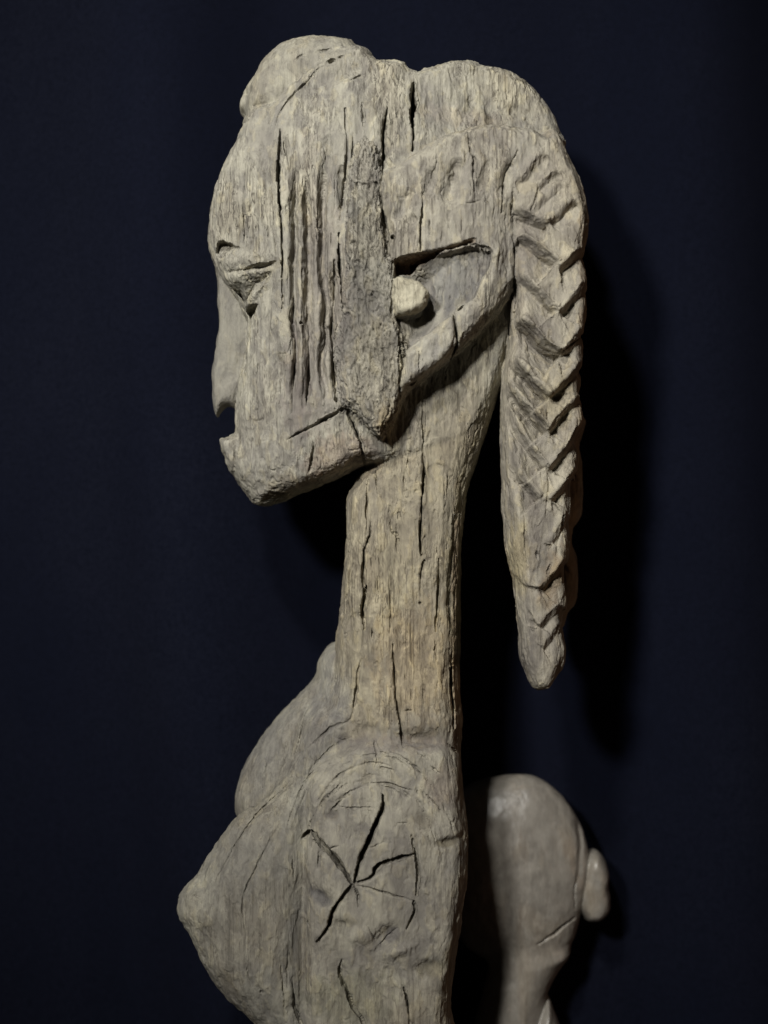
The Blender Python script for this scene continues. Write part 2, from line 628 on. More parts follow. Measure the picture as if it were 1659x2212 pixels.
def comp_list(lat):
    C = []

    def add(*a, **k):
        C.append(Comp(lat, *a, **k))
    # skull and face
    head = (c1([(500, 640), (440, 735), (370, 860), (310, 980), (250, 1120), (205, 1280), (182, 1440), (180, 1550), (200, 1640)])
            + c9([(215, 800), (310, 1000), (420, 1160), (610, 1420), (720, 1700)])
            + c3([(432, 800), (420, 920), (400, 1060), (378, 1200), (356, 1330), (346, 1430), (341, 1600), (330, 1680), (300, 1780),
                  (330, 1930), (400, 2040), (490, 2150), (580, 2172), (700, 2140), (800, 2085), (950, 2025), (1150, 1945), (1320, 1870)])
            + [(860, 1010), (950, 985), (1020, 950), (1066, 870), (1090, 800), (1115, 690), (1122, 560)]
            + c2([(1200, 900), (1290, 720), (1255, 650), (1190, 500), (1110, 390), (1010, 300), (900, 245), (750, 215), (670, 180),
                  (560, 195), (430, 235), (330, 250)])
            + c1([(1650, 390), (1600, 388), (1540, 330), (1370, 318), (1290, 240), (1180, 220), (1030, 255), (890, 360), (740, 500), (640, 610)]))
    tp = [(640, 300, 132), (700, 230, 118), (760, 250, 140), (860, 250, 128), (1000, 210, 92), (1000, 280, 105), (1140, 260, 70),
          (530, 330, 96), (505, 420, 92), (480, 520, 72), (560, 400, 122), (560, 520, 116), (640, 450, 150), (700, 600, 163),
          (800, 600, 170), (900, 600, 168), (490, 590, 74), (540, 620, 100), (590, 630, 124), (560, 720, 100), (600, 720, 124),
          (530, 850, 84), (560, 850, 104), (600, 850, 122), (680, 850, 148), (520, 960, 72), (560, 1000, 94), (620, 1000, 114),
          (700, 960, 130), (780, 950, 142), (650, 1050, 100), (560, 1060, 70), (900, 900, 112), (1000, 880, 100),
          (1050, 780, 100), (950, 980, 108), (1100, 500, 120)]
    add('head', head, 0, 150, 33, k=8, tp=tp)
    add('nose', c3([(160, 120), (143, 175), (152, 230), (182, 330), (210, 440), (218, 520), (215, 620), (222, 720), (222, 820), (205, 900),
                    (195, 980), (180, 1080), (168, 1170), (165, 1270), (172, 1380), (190, 1470), (210, 1505), (232, 1470), (270, 1430),
                    (310, 1418), (352, 1425), (460, 1300), (520, 1000), (540, 750), (470, 620), (400, 480), (330, 380), (240, 150)]),
        0, 36, 13, k=3)
    add('nose', c3([(190, 1400), (205, 1300), (225, 1250), (290, 1200), (380, 1170), (430, 1200), (410, 1300), (352, 1425), (310, 1418),
                    (270, 1430), (232, 1470), (210, 1490)]), 0, 47, 22, k=9)
    add('lips', c10([(158, 470), (175, 448), (230, 435), (300, 398), (420, 400), (440, 700), (300, 820), (240, 740), (222, 680),
                     (212, 635), (180, 580)]), 0, 62, 22, k=14)
    add('topknot', c1([(440, 735), (415, 690), (398, 620), (402, 560), (440, 470), (500, 370), (580, 260), (680, 175), (780, 135),
                       (900, 118), (1050, 122), (1170, 135), (1200, 165), (1290, 210), (1340, 270), (1365, 320), (1300, 460),
                       (1000, 620), (700, 800), (560, 760)]), 0, 92, 80, k=6)
    # ear plate with the carved hair above it
    plate = (c2([(110, 830), (200, 800), (300, 740), (420, 670), (500, 612), (560, 592), (640, 575), (740, 553), (900, 551), (1050, 568),
                 (1150, 603), (1240, 660), (1310, 770), (1350, 880), (1345, 980)])
             + [(1190, 440), (1145, 480), (1135, 560)]
             + c4([(1140, 400), (1070, 510), (1000, 600), (830, 770), (640, 920), (480, 1050), (410, 1210), (330, 1325), (300, 1335),
                   (240, 1290), (170, 1200), (110, 1150), (60, 1125), (35, 900), (25, 600), (35, 350), (60, 100)])
             + c1([(1120, 1250), (1150, 950), (1190, 830), (1240, 780), (1300, 790), (1380, 850), (1400, 930)]))
    add('hair', plate, -110, 92, 26, k=7, yo=-170,
        tp=[(900, 330, 78), (1000, 300, 82), (1100, 300, 84), (1180, 320, 74), (1220, 380, 62), (1180, 450, 56), (1130, 480, 64), (1135, 560, 60), (1100, 640, 74), (860, 400, 84), (1000, 420, 96), (1100, 420, 94), (800, 330, 62),
            (760, 500, 74), (800, 700, 86), (820, 900, 84), (900, 600, 92), (1000, 600, 96), (1070, 550, 90), (950, 780, 92), (1070, 700, 84),
            (740, 700, 66), (735, 850, 66)])
    # near braid
    braid = (c2([(885, 1060), (930, 880), (1080, 700), (1180, 620), (1240, 650)])
             + cR([(215, 620), (260, 720), (300, 820), (318, 920), (328, 985), (318, 1060), (304, 1110), (315, 1200), (322, 1330), (307, 1440),
                   (312, 1500), (299, 1600), (304, 1640), (289, 1712), (305, 1760), (308, 1830), (284, 1920), (293, 1970), (284, 2035),
                   (286, 2110)])
             + c5([(705, 820), (690, 960), (682, 1080), (680, 1200), (670, 1290), (662, 1400), (664, 1560), (640, 1640), (645, 1750),
                   (655, 1830), (640, 1920), (600, 2000), (560, 2060), (510, 2072), (450, 2050), (410, 1960), (380, 1860), (375, 1720),
                   (360, 1600), (345, 1480), (325, 1340), (300, 1200), (290, 1060), (278, 950), (272, 760), (270, 560), (266, 380),
                   (270, 250), (283, 120), (303, 30)])
             + c4([(1085, 690), (1085, 600), (1090, 450), (1075, 300), (1070, 150)]))
    add('braid', braid, -75, 112, 32, k=16, yo=-90,
        tp=[(1185, 320, 100), (1185, 420, 122), (1140, 480, 128), (1185, 600, 127), (1130, 620, 128), (1180, 900, 112), (1170, 1200, 92), (1165, 1460, 70)])
    # far braid, of which only the scalloped rim shows
    add('far_braid', c5([(600, 300), (765, 420), (766, 500), (738, 600), (746, 700), (752, 800), (755, 900), (745, 1000), (715, 1075), (697, 1100),
                         (688, 1180), (705, 1235), (722, 1290), (730, 1380), (725, 1480), (702, 1560), (664, 1605), (630, 1700), (560, 1750), (440, 1650),
                         (420, 1300), (420, 800), (430, 300)]), 75, 80, 45, k=4)
    add('neck', c6([(600, -100), (570, 40), (505, 100), (432, 200), (386, 300), (381, 500), (375, 650), (352, 850), (342, 1050), (322, 1250),
                    (312, 1350), (300, 1550), (280, 1750), (250, 1980), (600, 2150), (1000, 2150), (1150, 2080), (1190, 1900), (1190, 1500),
                    (1195, 1000), (1203, 600), (1215, 400), (1240, 250), (1290, 80), (1330, -30)])
        + [(1062, 900), (1085, 810), (1070, 740), (950, 720), (830, 820)], 0, 116, 62, k=12,
        tp=[(800, 1050, 112), (900, 1050, 122), (980, 1000, 110), (870, 1300, 120), (960, 1300, 114), (870, 1500, 128), (950, 1600, 132), (750, 1500, 100), (1000, 850, 100)])
    add('far_breast', c7([(910, 10), (862, 38), (822, 110), (800, 200), (720, 290), (610, 400), (540, 490), (470, 590), (420, 690), (386, 790),
                          (376, 870), (392, 940), (460, 990), (800, 950), (960, 600), (1000, 300), (970, 30)]), 55, 100, 75, k=8)
    add('chest', c7([(960, 60), (905, 200), (830, 320), (740, 420), (660, 600), (540, 830), (440, 950), (700, 1000), (900, 800), (1080, 500), (1060, 100)]),
        -15, 88, 60, k=18)
    add('torso', [(760, 1560), (700, 1600), (660, 1660), (640, 1740), (630, 2000), (600, 2330), (955, 2330), (962, 2212), (980, 2100), (995, 1980),
                  (1004, 1880), (1000, 1760), (996, 1640), (990, 1520), (900, 1480)], 5, 140, 60, k=14)
    add('arm', c7([(738, 800), (790, 690), (900, 600), (1020, 535), (1150, 512), (1350, 500), (1500, 520), (1572, 620), (1592, 800), (1612, 950),
                   (1628, 1100), (1626, 1280), (1602, 1420), (1572, 1600), (1557, 1750), (1540, 1850), (1530, 2000), (1515, 2340),
                   (715, 2340), (716, 1900), (722, 1500), (722, 1100), (730, 920)]), -60, 125, 40, k=9, yo=-120,
        tp=[(700, 1720, 104), (800, 1640, 92), (900, 1620, 96), (960, 1680, 98), (760, 1850, 126), (900, 1800, 126), (980, 1850, 112), (800, 2000, 128),
            (950, 2000, 120), (700, 2150, 112), (850, 2180, 122), (940, 2180, 112)])
    add('breast', c7([(400, 935), (320, 1020), (230, 1140), (170, 1250), (90, 1340), (62, 1400), (58, 1450), (75, 1500), (130, 1580),
                      (170, 1660), (200, 1740), (260, 1830), (330, 1920), (420, 1990), (500, 2060), (600, 2150), (760, 2300), (850, 2300), (820, 1500),
                      (860, 900), (800, 640), (700, 690), (560, 820)]), -72, 98, 120, k=10, yo=-80,
        tp=[(440, 1960, 70), (520, 1850, 84), (600, 1980, 100), (640, 1750, 80), (560, 2120, 92), (640, 2150, 100), (690, 1680, 66)])
    add('peg', PEG, -150, 80, 21, k=2, yo=-205)
    return C


lat = Lattice(-486, 478, -1056, 1262, -256, 200, 2.0, 2.6)
comps = comp_list(lat)
M = np.zeros((lat.nw, lat.nu), np.float32)      # carving depth on the near side
# ---- vertical scarification grooves on the cheek
for pts, wd, dp in (
        (c3([(800, -360), (785, -120), (790, 100), (778, 350), (785, 550), (775, 750), (790, 880), (792, 1050), (775, 1250), (770, 1480)]), 6, 11),
        (c3([(880, -400), (885, -160), (890, 100), (895, 350), (890, 600), (888, 780), (897, 950), (890, 1150), (878, 1300), (872, 1470)]), 8, 12),
        (c3([(1010, -420), (1000, -100), (1005, 150), (997, 330), (1005, 450), (1022, 600), (1010, 760), (1020, 880), (1000, 1000), (990, 1100), (1028, 1280), (1025, 1390)]), 6.5, 11),
        (c3([(1065, 330), (1085, 500), (1070, 760), (1075, 1000), (1100, 1280), (1110, 1390)]), 6, 10),
        (c3([(690, 950), (700, 1150), (690, 1350), (740, 1480)]), 9, 5),
        (c3([(640, 1000), (650, 1200), (640, 1400)]), 14, 5),
        (c1([(1010, 780), (1010, 1000), (990, 1200)]), 7, 5),
        (c1([(800, 1010), (785, 1150), (780, 1300)]), 5, 6),
        (c1([(1110, 1000), (1120, 1150), (1110, 1350)]), 7, 9)):
    groove(lat, M, pts, wd * 1.25, dp * (1.55 if len(pts) > 5 else 1.0), ta=0.15)
# ---- eye
ramp(lat, M, c9([(185, 470), (225, 275), (330, 245), (430, 290), (560, 370), (700, 430)]), c9([(185, 480), (240, 560), (320, 600), (390, 520), (560, 480), (700, 435)]), 36, y=-80, deep_low=False, pw=0.8)
blob(lat, M, c9([(330, 540)])[0], 6, 5, 10, y=-80)
blob(lat, M, c9([(820, 650)])[0], 42, 13, -10, -6, y=-90)
blob(lat, M, c9([(480, 650)])[0], 16, 16, -8, 0, y=-85)
blob(lat, M, c9([(1030, 640)])[0], 11, 5, 6, y=-90)
blob(lat, M, c9([(800, 905)])[0], 46, 9, -9, -5, y=-90)
ramp(lat, M, c9([(410, 1040), (520, 1030), (700, 1000), (900, 985), (1100, 950), (1330, 880)]), c9([(410, 1060), (520, 1160), (640, 1280), (757, 1415), (870, 1275), (960, 1120), (1180, 1000), (1330, 885)]), 46, y=-90)
blob(lat, M, c9([(1010, 1260)])[0], 26, 7, -10, -42, y=-90)
patch(lat, M, c9([(720, 1540), (860, 1476), (1060, 1465), (960, 1660), (870, 1780)]), 36, 7, y=-90)
step(lat, M, c9([(400, 855), (540, 832), (640, 850), (800, 815)]), 7, 7, y=-90)
crack(lat, M, c9([(740, 822), (900, 785), (1060, 770), (1230, 755), (1360, 712)]), 3.6, 30, y=-95, amp=0.0)
# ---- topknot marks
for pts, w_, d_ in ((c1([(1010, 300), (1065, 285)]), 3.5, 16), (c1([(1085, 272), (1125, 262)]), 2, 9), (c1([(930, 200), (985, 195), (1040, 178)]), 3, 8),
                    (c1([(780, 270), (830, 230), (872, 228)]), 2, 6), (c1([(430, 690), (436, 684)]), 3, 12)):
    crack(lat, M, pts, w_, d_, y=-90, amp=0.4)
crack(lat, M, c1([(655, 740), (675, 660), (740, 560), (830, 465), (880, 420), (930, 350), (985, 320)]), 2.0, 8, y=-100, amp=0.4)
groove(lat, M, c1([(470, 470), (440, 600), (430, 700)]), 9, 9, y=-20)
for pts, w_, d_ in ((c1([(1120, 400), (1190, 370), (1280, 330)]), 2, 6),):
    crack(lat, M, pts, w_, d_, amp=0.5)
blob(lat, M, c1([(1080, 380)])[0], 40, 14, 6, -20, y=-110)
# ---- long checks in the head
for pts, w_, d_ in (
        (c1([(675, 735), (668, 900), (662, 1000), (670, 1150), (680, 1350), (690, 1500), (692, 1640), (690, 1780)]), 2.8, 34),
        (c3([(692, 430), (700, 600), (690, 700)]), 1.5, 9),
        (c1([(1135, 600), (1130, 700), (1150, 850), (1140, 1000), (1120, 1200), (1100, 1400)]), 2.0, 14),
        (c1([(1255, 560), (1262, 650), (1260, 740)]), 1.6, 8),
        (c1([(1190, 780), (1185, 900), (1170, 1000)]), 1.8, 8),
        (c1([(1425, 590), (1412, 680), (1395, 800), (1400, 950), (1390, 1130), (1375, 1170)]), 3.2, 36),
        (c1([(1385, 1150), (1390, 1300), (1410, 1450), (1425, 1580), (1440, 1700)]), 2.6, 28),
        (c1([(1615, 395), (1605, 480), (1612, 560), (1600, 640), (1608, 760), (1606, 900)]), 5.0, 150),
        (c1([(415, 1130), (410, 1250), (418, 1400), (420, 1530)]), 1.8, 8),
        (c1([(370, 1380), (365, 1440)]), 1.6, 6), (c1([(505, 1390), (510, 1450)]), 1.6, 6), (c1([(590, 1420), (592, 1500)]), 1.6, 6),
        (c1([(640, 1480), (645, 1600)]), 1.5, 6), (c1([(700, 800), (715, 900), (730, 960)]), 1.7, 7),
        (c3([(1130, 120), (1128, 300), (1140, 480), (1160, 720)]), 2.4, 22),
        (c3([(1095, 320), (1090, 480), (1085, 640), (1065, 820), (1080, 1000), (1090, 1200), (1108, 1385)]), 2.4, 24),
        (c3([(780, 540), (770, 720), (778, 880)]), 2.4, 14), (c3([(795, 880), (780, 1100), (770, 1300), (768, 1460)]), 2.4, 16),
        (c3([(893, 980), (890, 1150), (875, 1440)]), 3.2, 20),
        # jaw
        (c10([(835, 460), (960, 390), (1080, 335), (1200, 265), (1310, 210), (1400, 155), (1430, 148)]), 3.0, 26),
        (c10([(1405, 150), (1425, 155)]), 5, 30),
        (c10([(1475, 170), (1520, 290), (1570, 400), (1610, 500), (1630, 600), (1640, 720)]), 3.2, 30),
        (c10([(1120, 500), (1105, 620), (1070, 800)]), 2.2, 14), (c10([(1070, 380), (1062, 470)]), 1.4, 6),
        (c10([(1350, 0), (1360, 90)]), 2, 12),
        (c10([(260, 520), (262, 640), (275, 720)]), 3, 9),
        (c10([(1170, 850), (1190, 890), (1250, 910)]), 1.8, 8)):
    crack(lat, M, pts, w_, d_, y=-140)
blob(lat, M, c10([(690, 1060)])[0], 26, 9, 16, -14, y=-60)
blob(lat, M, c10([(730, 965)])[0], 9, 4, 9, y=-60)
for q in ((648, 693), (848, 518)):
    crack(lat, M, [(q[0], q[1] - 1.5), (q[0], q[1] + 1.5)], 3.4, 40, y=-165, amp=0)
# ---- flaking temple strip
patch(lat, M, c1([(1200, 820), (1270, 780), (1375, 860), (1385, 1050), (1370, 1140), (1180, 1150), (1160, 1050)]), -7, 7, y=-175)
patch(lat, M, c1([(1160, 1170), (1370, 1160)]) + c4([(340, 130), (352, 220), (385, 240), (385, 600), (430, 700), (430, 1050), (400, 1220),
      (310, 1335), (170, 1200), (60, 1120), (30, 900), (25, 700), (80, 580), (100, 300), (105, 0)]), -9, 6, y=-180)
crack(lat, M, c4([(400, 590), (425, 605)]), 4, 26, y=-190)
crack(lat, M, c4([(436, 620), (430, 760), (445, 860), (428, 980), (425, 1120)]), 2.2, 20, y=-190)
crack(lat, M, c4([(470, 690), (450, 740), (455, 860)]), 3.2, 28, y=-190)
# ---- ear hollow
EAR = c4([(388, 235), (640, 205), (880, 160), (975, 190), (968, 280), (885, 480), (790, 530), (740, 590), (650, 660), (545, 740), (470, 790), (440, 700), (388, 600)])
patch(lat, M, EAR, 27, 6, y=-195)
patch(lat, M, c4([(388, 235), (640, 205), (800, 190), (760, 330), (720, 480), (690, 600), (600, 700), (500, 760), (440, 700), (388, 600)]), 34, 60, y=-195)
patch(lat, M, c4([(388, 233), (520, 205), (650, 182), (760, 150), (880, 115), (885, 135), (780, 180), (690, 200), (600, 240), (540, 280), (500, 318), (400, 328)]), 48, 6, y=-195)
patch(lat, M, c4([(480, 220), (650, 190), (640, 215), (560, 262), (500, 312)]), 24, 5, y=-195)
groove(lat, M, c4([(680, 380), (670, 460), (665, 560)]), 6, 9, y=-190)
groove(lat, M, c4([(930, 120), (1010, 190), (1010, 300), (940, 480), (850, 600), (800, 690)]), 16, -11, y=-195, ta=0.2)
groove(lat, M, c4([(740, 800), (640, 880), (520, 960), (450, 1040)]), 14, -7, y=-195, ta=0.2)
crack(lat, M, c4([(640, 205), (650, 240), (640, 290)]), 2, 12, y=-190)
crack(lat, M, c4([(860, 155), (905, 168), (972, 188), (970, 240)]), 2.2, 14, y=-195, amp=0.3)
crack(lat, M, c4([(750, 560), (762, 640), (775, 740), (750, 800), (735, 830)]), 4.0, 34, y=-195)
crack(lat, M, c4([(830, 500), (790, 545), (750, 560)]), 1.8, 12, y=-195)
patch(lat, M, c4([(450, 820), (540, 780), (680, 640), (748, 565), (760, 700), (740, 810), (640, 910), (540, 970), (480, 1000)]), -6, 6, y=-195)
crack(lat, M, c4([(465, 1000), (510, 985), (540, 965)]), 2.6, 14, y=-195)
crack(lat, M, c4([(545, 770), (550, 850), (545, 930)]), 1.6, 8, y=-195)
for pts, w_, d_ in (
        (c2([(365, 1020), (368, 1120), (352, 1240), (355, 1400)]), 2.4, 22),
        (c2([(670, 600), (675, 740), (700, 810), (700, 930), (710, 1080)]), 2.0, 12),
        (c2([(645, 740), (650, 850)]), 1.8, 8),
        (c2([(985, 745), (930, 840), (895, 920), (885, 1050), (880, 1150)]), 2.2, 16),
        (c2([(455, 790), (455, 830), (430, 900), (410, 960)]), 2.0, 8),
        (c2([(955, 990), (950, 1100), (940, 1165)]), 2.2, 10),
        (c2([(640, 1095), (700, 1090), (755, 1070)]), 1.5, 7),
        (c2([(1105, 940), (1110, 1010), (1070, 1140)]), 1.8, 8),
        (c2([(615, 1170), (620, 1300)]), 1.5, 6), (c2([(775, 1010), (780, 1240)]), 1.4, 5), (c2([(720, 1100), (715, 1200)]), 1.4, 5), (c2([(830, 1000), (825, 1200)]), 1.4, 5),
        # seam between ear plate and braid
        (c4([(1110, 110), (1125, 200), (1120, 330), (1135, 400), (1145, 480), (1130, 580), (1115, 600)]), 2.6, 18),
        (c4([(1105, 590), (1112, 640), (1120, 680)]), 4, 28),
        (c4([(1145, 110), (1150, 160)]), 2, 10),
        (c4([(575, 1080), (575, 1380), (572, 1640)]), 1.6, 12)):
    crack(lat, M, pts, w_, d_, y=-185)
# ---- hair tresses above the ear
for pts, wd, dp in (
        (c2([(285, 990), (250, 1090), (205, 1200)]), 10, 8), (c2([(440, 850), (400, 980), (380, 1060)]), 9, 7),
        (c2([(620, 800), (570, 920), (520, 1100)]), 14, 12), (c2([(810, 790), (760, 930), (715, 1040)]), 7, 7),
        (c2([(960, 800), (900, 930), (890, 1040)]), 10, 9), (c2([(330, 1170), (270, 1220)]), 10, 5),
           
         ):
    groove(lat, M, pts, wd * 1.1, dp * 1.6, y=-185)
for c, rx, ry, dp, an in (((410, 480), 14, 20, 6, 10), ((530, 495), 16, 24, 8, -8), ((665, 480), 18, 24, 9, 12), ((790, 470), 14, 18, 7, 5),
                          ((930, 480), 18, 16, 7, 20), ((1050, 520), 14, 12, 6, 30), ((600, 230), 30, 8, 5, 0), ((700, 215), 16, 8, -5, 0)):
    blob(lat, M, c2([c])[0], rx, ry, dp, an, y=-80)
# ---- braid chevrons
CH = [(c2([(1165, 760), (1090, 840), (1020, 930), (960, 950)]), 30, 13), (c2([(1250, 880), (1180, 930), (1105, 1000)]), 22, 13),
      (c2([(1275, 950), (1180, 1040), (1065, 1150)]), 26, 9),
      (c2([(940, 1120), (1050, 1185), (1185, 1225)]), 34, 17), (c2([(1370, 1070), (1290, 1120), (1240, 1180), (1185, 1225)]), 30, 15),
      (c2([(995, 1290), (1100, 1375), (1215, 1465)]), 36, 13), (c2([(1425, 1370), (1350, 1430), (1265, 1505)]), 26, 15),
      (c4([(1150, 340), (1240, 430), (1360, 545)]), 30, 8), (c4([(1560, 370), (1490, 460), (1405, 565)]), 26, 15),
      (c4([(1125, 600), (1210, 655), (1300, 760), (1385, 812)]), 38, 19), (c4([(1555, 640), (1500, 715), (1440, 785), (1385, 812)]), 30, 17),
      (c4([(1085, 820), (1200, 940), (1320, 1070)]), 34, 16), (c4([(1550, 850), (1450, 960), (1345, 1070)]), 28, 18),
      (c4([(1060, 960), (1160, 1090), (1240, 1180), (1315, 1270)]), 34, 16), (c4([(1535, 1060), (1430, 1160), (1335, 1280)]), 28, 18),
      (c4([(1075, 1110), (1130, 1230), (1200, 1350), (1300, 1490)]), 32, 12), (c4([(1530, 1240), (1440, 1390), (1345, 1505)]), 28, 18),
      (c5([(300, 530), (370, 750), (490, 905)]), 26, 9), (c5([(750, 720), (660, 825), (585, 915)]), 28, 18),
      (c5([(700, 1010), (640, 1080), (585, 1170)]), 22, 9), (c5([(675, 1280), (590, 1380), (520, 1460)]), 30, 21),
      (c5([(650, 1560), (580, 1620), (515, 1685)]), 22, 13), (c5([(655, 1670), (590, 1750), (535, 1815)]), 20, 11)]
MB = np.zeros_like(M)
for pts, L, dp in CH:
    left = pts[0][0] < pts[-1][0]
    if pts[-1][1] > 500:      # let both arms of a plait meet on the centre line
        e = np.array(pts[-1]) - np.array(pts[-2])
        pts = pts + [tuple(np.array(pts[-1]) + e / np.linalg.norm(e) * 8)]
    up = 0.62 if max(pts[0][1], pts[-1][1]) < 500 else 1.0
    step(lat, MB, pts, L * (1.0 if up < 1 else 1.7 if left else 1.9), up * dp * (1.7 if pts[-1][1] < 575 and left else 2.4 if left else 1.0), y=-180, ta=0.10 if left else 0.10, tb=0.05, b=19 if left else 13, shift=11 if left else 7)
bc = [c for c in comps if c.name == 'braid'][0]
dl = np.zeros_like(M)
dl[bc.jw, bc.iu] = 1 - np.sqrt(bc.a)
lw = np.where((lat.u[None, :] < (1150 - FW / 2) * 0.94) & (lat.w[:, None] > (445 - FH / 2) * 0.94), np.clip((dl - 0.15) / 0.6, 0, 1), 1.0)
M += MB * lw
step(lat, M, c5([(320, 1360), (420, 1450), (520, 1460)]), 40, 6, y=-160)
for pts, w_, d_ in ((c5([(650, 1000), (640, 1080), (605, 1200), (600, 1260)]), 2.2, 9), (c5([(530, 1190), (555, 1200), (580, 1195)]), 2.4, 9),
                    (c5([(575, 1300), (550, 1350), (555, 1390)]), 2, 9), (c5([(480, 1230), (485, 1280)]), 2.2, 8),
                    (c5([(530, 690), (545, 820), (535, 1020)]), 1.6, 6), (c5([(545, 370), (540, 450)]), 1.6, 6), (c5([(500, 700), (505, 830)]), 1.5, 5),
                    (c5([(400, 880), (410, 1100), (430, 1400)]), 2.5, 5)):
    crack(lat, M, pts, w_, d_, y=-165)
# ---- neck
groove(lat, M, c6([(1150, 450), (1130, 700), (1120, 1000), (1130, 1300)]), 6, 6, y=-100)
for pts, w_, d_ in (
        (c6([(590, 60), (595, 160), (602, 260)]), 1.8, 10), (c6([(535, 160), (528, 330), (525, 480), (520, 580)]), 2.0, 14),
        (c6([(555, 460), (550, 560), (515, 640), (505, 760), (500, 900), (515, 960)]), 3.6, 26),
        (c6([(520, 920), (495, 1100), (508, 1160), (512, 1230)]), 4.0, 28),
        (c6([(490, 1440), (465, 1560), (450, 1700), (425, 1830), (390, 1890)]), 4.2, 9),
        (c6([(935, 0), (932, 150), (918, 300), (912, 480), (908, 620), (918, 700)]), 3.4, 34),
        (c6([(940, 730), (918, 800), (908, 900), (910, 985)]), 2.8, 24), (c6([(905, 1025), (905, 1050)]), 4, 14),
        (c6([(1040, 720), (1038, 900), (1028, 1080), (1018, 1240)]), 2.4, 20), (c6([(1015, 1310), (1020, 1450)]), 1.8, 9),
        (c6([(712, 1330), (722, 1500), (730, 1650), (742, 1760), (765, 1900), (785, 2060)]), 3.0, 24),
        (c6([(1135, 1400), (1130, 1600), (1145, 1780), (1150, 1940)]), 3.0, 24),
        (c6([(690, 350), (705, 520), (740, 560), (745, 690)]), 2.2, 6), (c6([(700, 780), (690, 900), (700, 1080), (690, 1250)]), 2.4, 7),
        (c6([(610, 850), (615, 980)]), 1.6, 6), (c6([(570, 1210), (568, 1290)]), 1.8, 7), (c6([(640, 1000), (645, 1150)]), 1.5, 5),
        (c6([(800, 90), (795, 230)]), 1.6, 7), (c6([(825, 0), (815, 80)]), 1.6, 7), (c6([(935, 1620), (930, 1720)]), 1.6, 5),
        (c6([(590, 2020), (605, 2060), (600, 2140)]), 2, 8), (c6([(800, 1800), (850, 1795)]), 2.6, 6), (c6([(800, 1540), (805, 1600)]), 1.6, 5)):
    crack(lat, M, pts, w_, d_, y=-115)
# peeled layers on the neck
patch(lat, M, c6([(960, 60), (1150, 100), (1135, 480), (1100, 800), (1000, 650), (950, 450)]), 3, 8, y=-115, smooth=True)
patch(lat, M, c6([(400, 1130), (490, 1110), (500, 1350), (440, 1380), (380, 1300)]), 4, 8, y=-100, smooth=True)
# ---- shoulder and arm stump
groove(lat, M, c6([(420, 1930), (560, 1965), (800, 1985), (1100, 1980)]), 15, 6, y=-120)
for pts, w_, d_ in (
        (c7([(1000, 430), (960, 460), (890, 490), (820, 550), (740, 620)]), 4.5, 6),
        (c7([(985, 620), (920, 660), (850, 690), (770, 745), (720, 800)]), 4.0, 6),
        (c7([(670, 770), (600, 850), (520, 920), (440, 1010), (380, 1100), (310, 1230), (270, 1310), (250, 1430)]), 3.4, 5),
        (c7([(630, 960), (560, 1080), (490, 1220), (430, 1350), (425, 1480), (438, 1560), (430, 1660)]), 3.6, 6),
        (c7([(750, 390), (720, 500), (700, 600), (670, 670)]), 2.0, 7), (c7([(530, 640), (515, 740), (500, 850)]), 2.6, 4),
        (c7([(1125, 540), (1130, 590)]), 1.8, 8),
        # star-shaped checks in the end grain
        (c7([(1005, 1280), (960, 1210), (900, 1130), (830, 1060), (785, 1015)]), 6.4, 52),
        (c7([(785, 1012), (735, 1062)]), 4, 20),
        (c7([(1015, 1270), (1045, 1150), (1090, 1060), (1130, 970), (1165, 880), (1163, 815)]), 6.6, 54),
        (c7([(1020, 1275), (1110, 1240), (1130, 1190), (1220, 1150), (1330, 1125)]), 4.6, 34),
        (c7([(1000, 1285), (960, 1340), (900, 1430), (880, 1500), (820, 1590)]), 5.2, 40),
        (c7([(1015, 1285), (1100, 1300), (1200, 1330), (1320, 1368)]), 2.6, 6), (c7([(1010, 1290), (1035, 1340), (1035, 1400)]), 1.6, 8),
        (c7([(1315, 1020), (1335, 1120), (1350, 1220), (1340, 1340)]), 2.6, 16), (c7([(1325, 1370), (1335, 1410), (1315, 1470), (1290, 1520)]), 2.8, 18),
        (c7([(930, 880), (1010, 890), (1120, 885)]), 1.6, 5), (c7([(1105, 758), (1200, 765), (1320, 800)]), 2.2, 8), (c7([(1345, 785), (1348, 820)]), 1.8, 6),
        (c7([(1380, 810), (1440, 860), (1475, 905)]), 2.2, 7), (c7([(870, 1100), (930, 1080)]), 1.8, 6), (c7([(830, 1110), (825, 1200)]), 1.8, 6),
        (c7([(1050, 1110), (1180, 1055)]), 1.4, 4), (c7([(1230, 980), (1250, 960), (1300, 965)]), 1.6, 5),
        (c7([(950, 1680), (935, 1750), (970, 1840), (1010, 1940), (1050, 1990), (1075, 2060)]), 3.2, 20),
        (c7([(1275, 1830), (1295, 1920), (1312, 2060)]), 2.8, 18), (c7([(680, 1820), (690, 1920), (710, 2000), (735, 2060)]), 3.0, 16),
        (c7([(1130, 1630), (1190, 1560), (1240, 1510)]), 2, 6), (c7([(1080, 1490), (1130, 1580)]), 1.8, 5), (c7([(760, 1480), (780, 1520)]), 2, 7),
        (c7([(510, 1875), (530, 1865)]), 4, 8), (c7([(430, 1690), (470, 1870)]), 1.6, 4), (c7([(265, 1600), (290, 1800)]), 2, 4),
        (c7([(1420, 670), (1470, 710)]), 1.8, 6), (c7([(1520, 570), (1570, 640)]), 3, 8), (c7([(620, 1680), (630, 1800), (650, 2040)]), 2, 6),
        (c7([(660, 1650), (655, 1850)]), 1.8, 6), (c7([(680, 1150), (690, 1280)]), 1.6, 5)):
    crack(lat, M, pts, w_, d_, y=-150)
